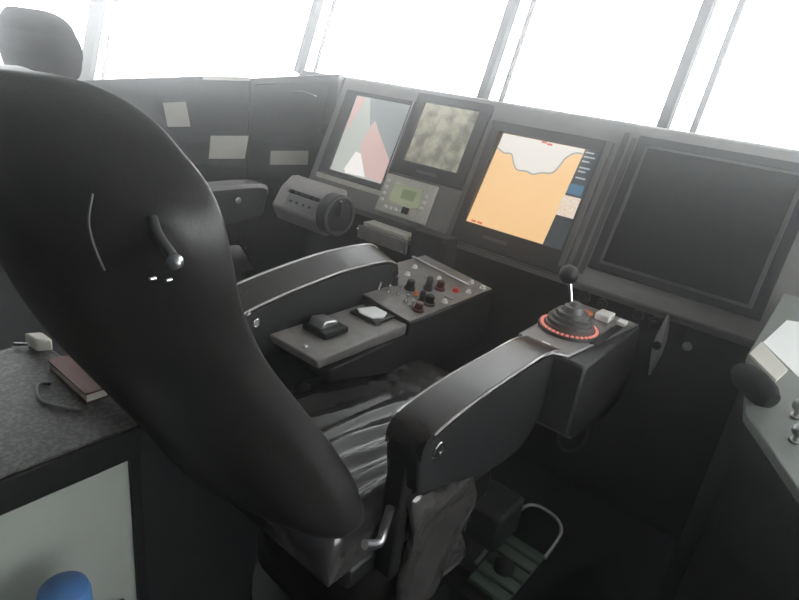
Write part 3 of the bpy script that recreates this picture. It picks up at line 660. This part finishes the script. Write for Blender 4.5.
for x0, x1 in ((-2.13, -2.045), (-2.76, -2.675)):
    t = arc([(1.06, 0.88), (1.10, 0.925), (1.34, 0.935), (1.58, 0.935), (1.645, 0.925), (1.66, 0.895)])
    a = prism_x(t + arc([(1.64, 0.79), (1.34, 0.75), (1.14, 0.71), (1.06, 0.71)]), x0, x1).build('armrest', M_ARMSIDE, far, bevel=0.012, seg=3)
    prism_x([(y, z + 0.006) for y, z in t] + [(y, z - 0.012) for y, z in t][::-1], x0 - 0.003, x1 + 0.003).build('arm_pad', M_HILITE_PIPING, a, bevel=0.005)  # far pads take the pale highlight colour all over
    MB().lathe([(0, 0.014), (0.006, 0.014), (0.008, 0.009)], (x1 + 0.0002, 1.50, 0.875), (1, 0, 0), 16).build('pivot_bolt', M_STEEL, a)
MB().box(-2.66, -2.14, 1.05, 1.60, 0.44, 0.499).build('seat_pan', M_SHELL, far, bevel=0.01)
MB().lathe([(0, 0.28), (0.03, 0.28), (0.04, 0.09), (0.40, 0.08), (0.439, 0.16)], (-2.42, 1.3, 0.0), (0, 0, 1), 30).build('pedestal', M_SHELL, far)

# ------------------------------------------------------------------ cabinet behind the chair
bc = thing('side_cabinet', (-1.15, -0.05, 0), 'off-white cabinet with a mottled black countertop behind the pilot chair', 'cabinet')
MB().box(-1.36, -0.945, -0.70, 0.455, 0.0, 0.722).build('cabinet_body', M_WHITEPANEL, bc, smooth=0)
MB().box(-1.375, -0.925, -0.72, 0.466, 0.7225, 0.792).build('countertop_edge', M_TOPEDGE, bc, bevel=0.004)
MB().box(-1.371, -0.929, -0.716, 0.462, 0.7922, 0.797).build('countertop', M_TOP, bc, bevel=0.002)
MB().box(-1.358, -0.946, 0.4555, 0.463, 0.0, 0.720).build('shade_panel', M_TOPEDGE, bc)  # black sheet stands in for shade on the off-white front
MB().box(-0.944, -0.934, 0.445, 0.465, 0.0, 0.720).build('corner_strip', M_TOPEDGE, bc)
bk = thing('red_notebook', (-1.14, 0.43, 0.798), 'red-brown notebook with pale page edges on the black countertop corner', 'book')
NB = Frame((-1.222, 0.420, 0.7985), (0.205, 0.0, 0), (0.0, 0.06, 0))
MB().box(0.0, 0.170, 0.002, 0.042, 0.002, 0.018, NB).build('page_block', M_PAPER2, bk)
MB().box(-0.002, 0.172, 0.0, 0.044, 0.0185, 0.022, NB).build('cover', M_REDBROWN, bk)
MB().box(-0.002, 0.172, 0.0, 0.044, -0.001, 0.0015, NB).build('back_cover', M_REDBROWN, bk)
pg = thing('beige_plug', (-1.31, 0.44, 0.798), 'small beige plug lying on the far corner of the black countertop', 'plug')
MB().prism([(-1.365, 0.425), (-1.315, 0.43), (-1.30, 0.460), (-1.35, 0.458)], 0.798, 0.828).build('plug_body', M_PAPER2, pg, bevel=0.005)
MB().cyl((-1.345, 0.427, 0.806), (-1.37, 0.405, 0.803), 0.004).build('plug_pin', M_STEEL, pg)
tag(MB().tube(smooth_path([(-1.03, 0.40, 0.8015), (-1.10, 0.36, 0.8015), (-1.155, 0.37, 0.8015), (-1.17, 0.385, 0.8015), (-1.16, 0.398, 0.8015)], 6), 0.0035).build('thin_cable', M_FRAMEGREY), 'thin grey cable looped beside the red-brown notebook', 'cable')

# blue-lidded bottle standing on a dark crate in front of the white cabinet
cr = thing('storage_crate', (-0.79, 0.25, 0), 'dark storage crate standing against the off-white cabinet', 'crate')
MB().box(-0.92, -0.68, 0.10, 0.40, 0.0, 0.36).build('crate_body', M_DESKSIDE, cr, bevel=0.006)
MB().box(-0.93, -0.67, 0.09, 0.41, 0.3602, 0.38).build('crate_lid', M_BLACK, cr, bevel=0.006)
bt = thing('blue_bottle', (-0.815, 0.262, 0.3805), 'blue plastic bottle with a rounded cap in front of the off-white cabinet', 'bottle')
MB().lathe([(0, 0.040), (0.004, 0.044), (0.14, 0.044), (0.165, 0.040), (0.172, 0.036)], (-0.815, 0.262, 0.3805), (0, 0, 1), 28).build('bottle_body', M_BLUE, bt)
MB().lathe([(0, 0.042), (0.05, 0.042), (0.062, 0.038), (0.068, 0.028), (0.069, 0.0)], (-0.815, 0.262, 0.5528), (0, 0, 1), 28).build('bottle_cap', M_BLUE, bt)

# ------------------------------------------------------------------ starboard sloped desk
KD = 0.3
DESK = Frame((0, 1.3, 0.8), (1, 0, 0), (0, 1, KD))
dk = thing('sloped_desk', (0.3, 1.6, 0), 'light grey sloped desk with lever knobs at the right edge of the console', 'desk')
dp = [(-0.088, 0.745), (-0.098, 0.40), (-0.046, 0.172), (0.094, 0.010), (0.30, -0.20), (0.85, -0.20), (0.85, 0.745)]
MB().prism(dp, -0.03, 0.0, DESK).build('desk_top', M_DESK, dk, bevel=0.003)
def dplan(x, t): q = DESK.p(x, t, -0.031); return q
mb = MB(); topv = [mb.bm.verts.new(dplan(x * 0.98 + 0.01, t * 0.985)) for x, t in dp]; lowv = [mb.bm.verts.new((v.co.x, v.co.y, 0.0)) for v in topv]
mb.face(topv); mb.face(lowv[::-1])
for i in range(len(dp)): mb.face([topv[i], topv[(i + 1) % len(dp)], lowv[(i + 1) % len(dp)], lowv[i]])
mb.build('desk_body', M_DESKSIDE, dk, smooth=0)
for x, t in ((0.045, 0.222), (0.060, 0.142)):
    k = lab(MB().lathe([(0, 0.011), (0.006, 0.011), (0.006, 0.006), (0.024, 0.006)], DESK.p(x, t, 0.0003), DESK.n, 16).build('lever_stem', M_STEEL, dk), 'short steel lever')
    MB().ball(DESK.p(x, t, 0.036), 0.016, 1.0, 20).build('ball_knob', M_STEEL, k)
tag(MB().prism([(-0.052, 0.603), (0.12, 0.66), (0.20, 0.50), (0.023, 0.370), (-0.079, 0.464)], 0.0005, 0.002, DESK).build('paper_sheet', M_PAPER, smooth=0), 'bright white paper sheet lying on the grey sloped desk', 'paper')
bo2 = thing('cream_booklet', DESK.p(-0.05, 0.38), 'cream booklet lying below the white sheet on the grey sloped desk', 'booklet')
bp = [(-0.094, 0.385), (-0.082, 0.455), (-0.004, 0.375), (-0.017, 0.318)]
MB().prism(bp, 0.0005, 0.008, DESK).build('pages', M_PAPER2, bo2)
MB().prism(bp, 0.0083, 0.0095, DESK).build('cover', M_PAPER2, bo2)
tag(MB().lathe([(-0.065, 0.0), (-0.058, 0.02), (-0.037, 0.032), (0.0, 0.036), (0.037, 0.032), (0.058, 0.02), (0.065, 0.0)], DESK.p(-0.052, 0.235, 0.0365), (0.55, -0.4, -0.12), 24).build('black_lump', M_LUMP), 'black rounded grip at the left corner of the grey sloped desk', 'lump')  # egg-shaped black solid set on the desk corner

# ------------------------------------------------------------------ added haze volume, stands in for the glare near the windows
def haze_box():
    m = bpy.data.materials.new('glare_haze'); m.use_nodes = True; nt = m.node_tree; nt.nodes.clear()
    v = nt.nodes.new('ShaderNodeVolumeScatter'); v.inputs['Density'].default_value = HAZE_DENSITY; v.inputs['Anisotropy'].default_value = 0.92
    o = nt.nodes.new('ShaderNodeOutputMaterial'); nt.links.new(v.outputs[0], o.inputs['Volume'])
    b = MB().box(XL - 0.25, XR + 0.45, YB + 0.05, 2.95, 0.02, CEIL - 0.02).build('glare_haze', m, smooth=0)
    b['kind'] = 'stuff'; b['label'] = 'thin haze volume added for the glare near the windows'; b['category'] = 'haze'
if HAZE_DENSITY > 0: haze_box()
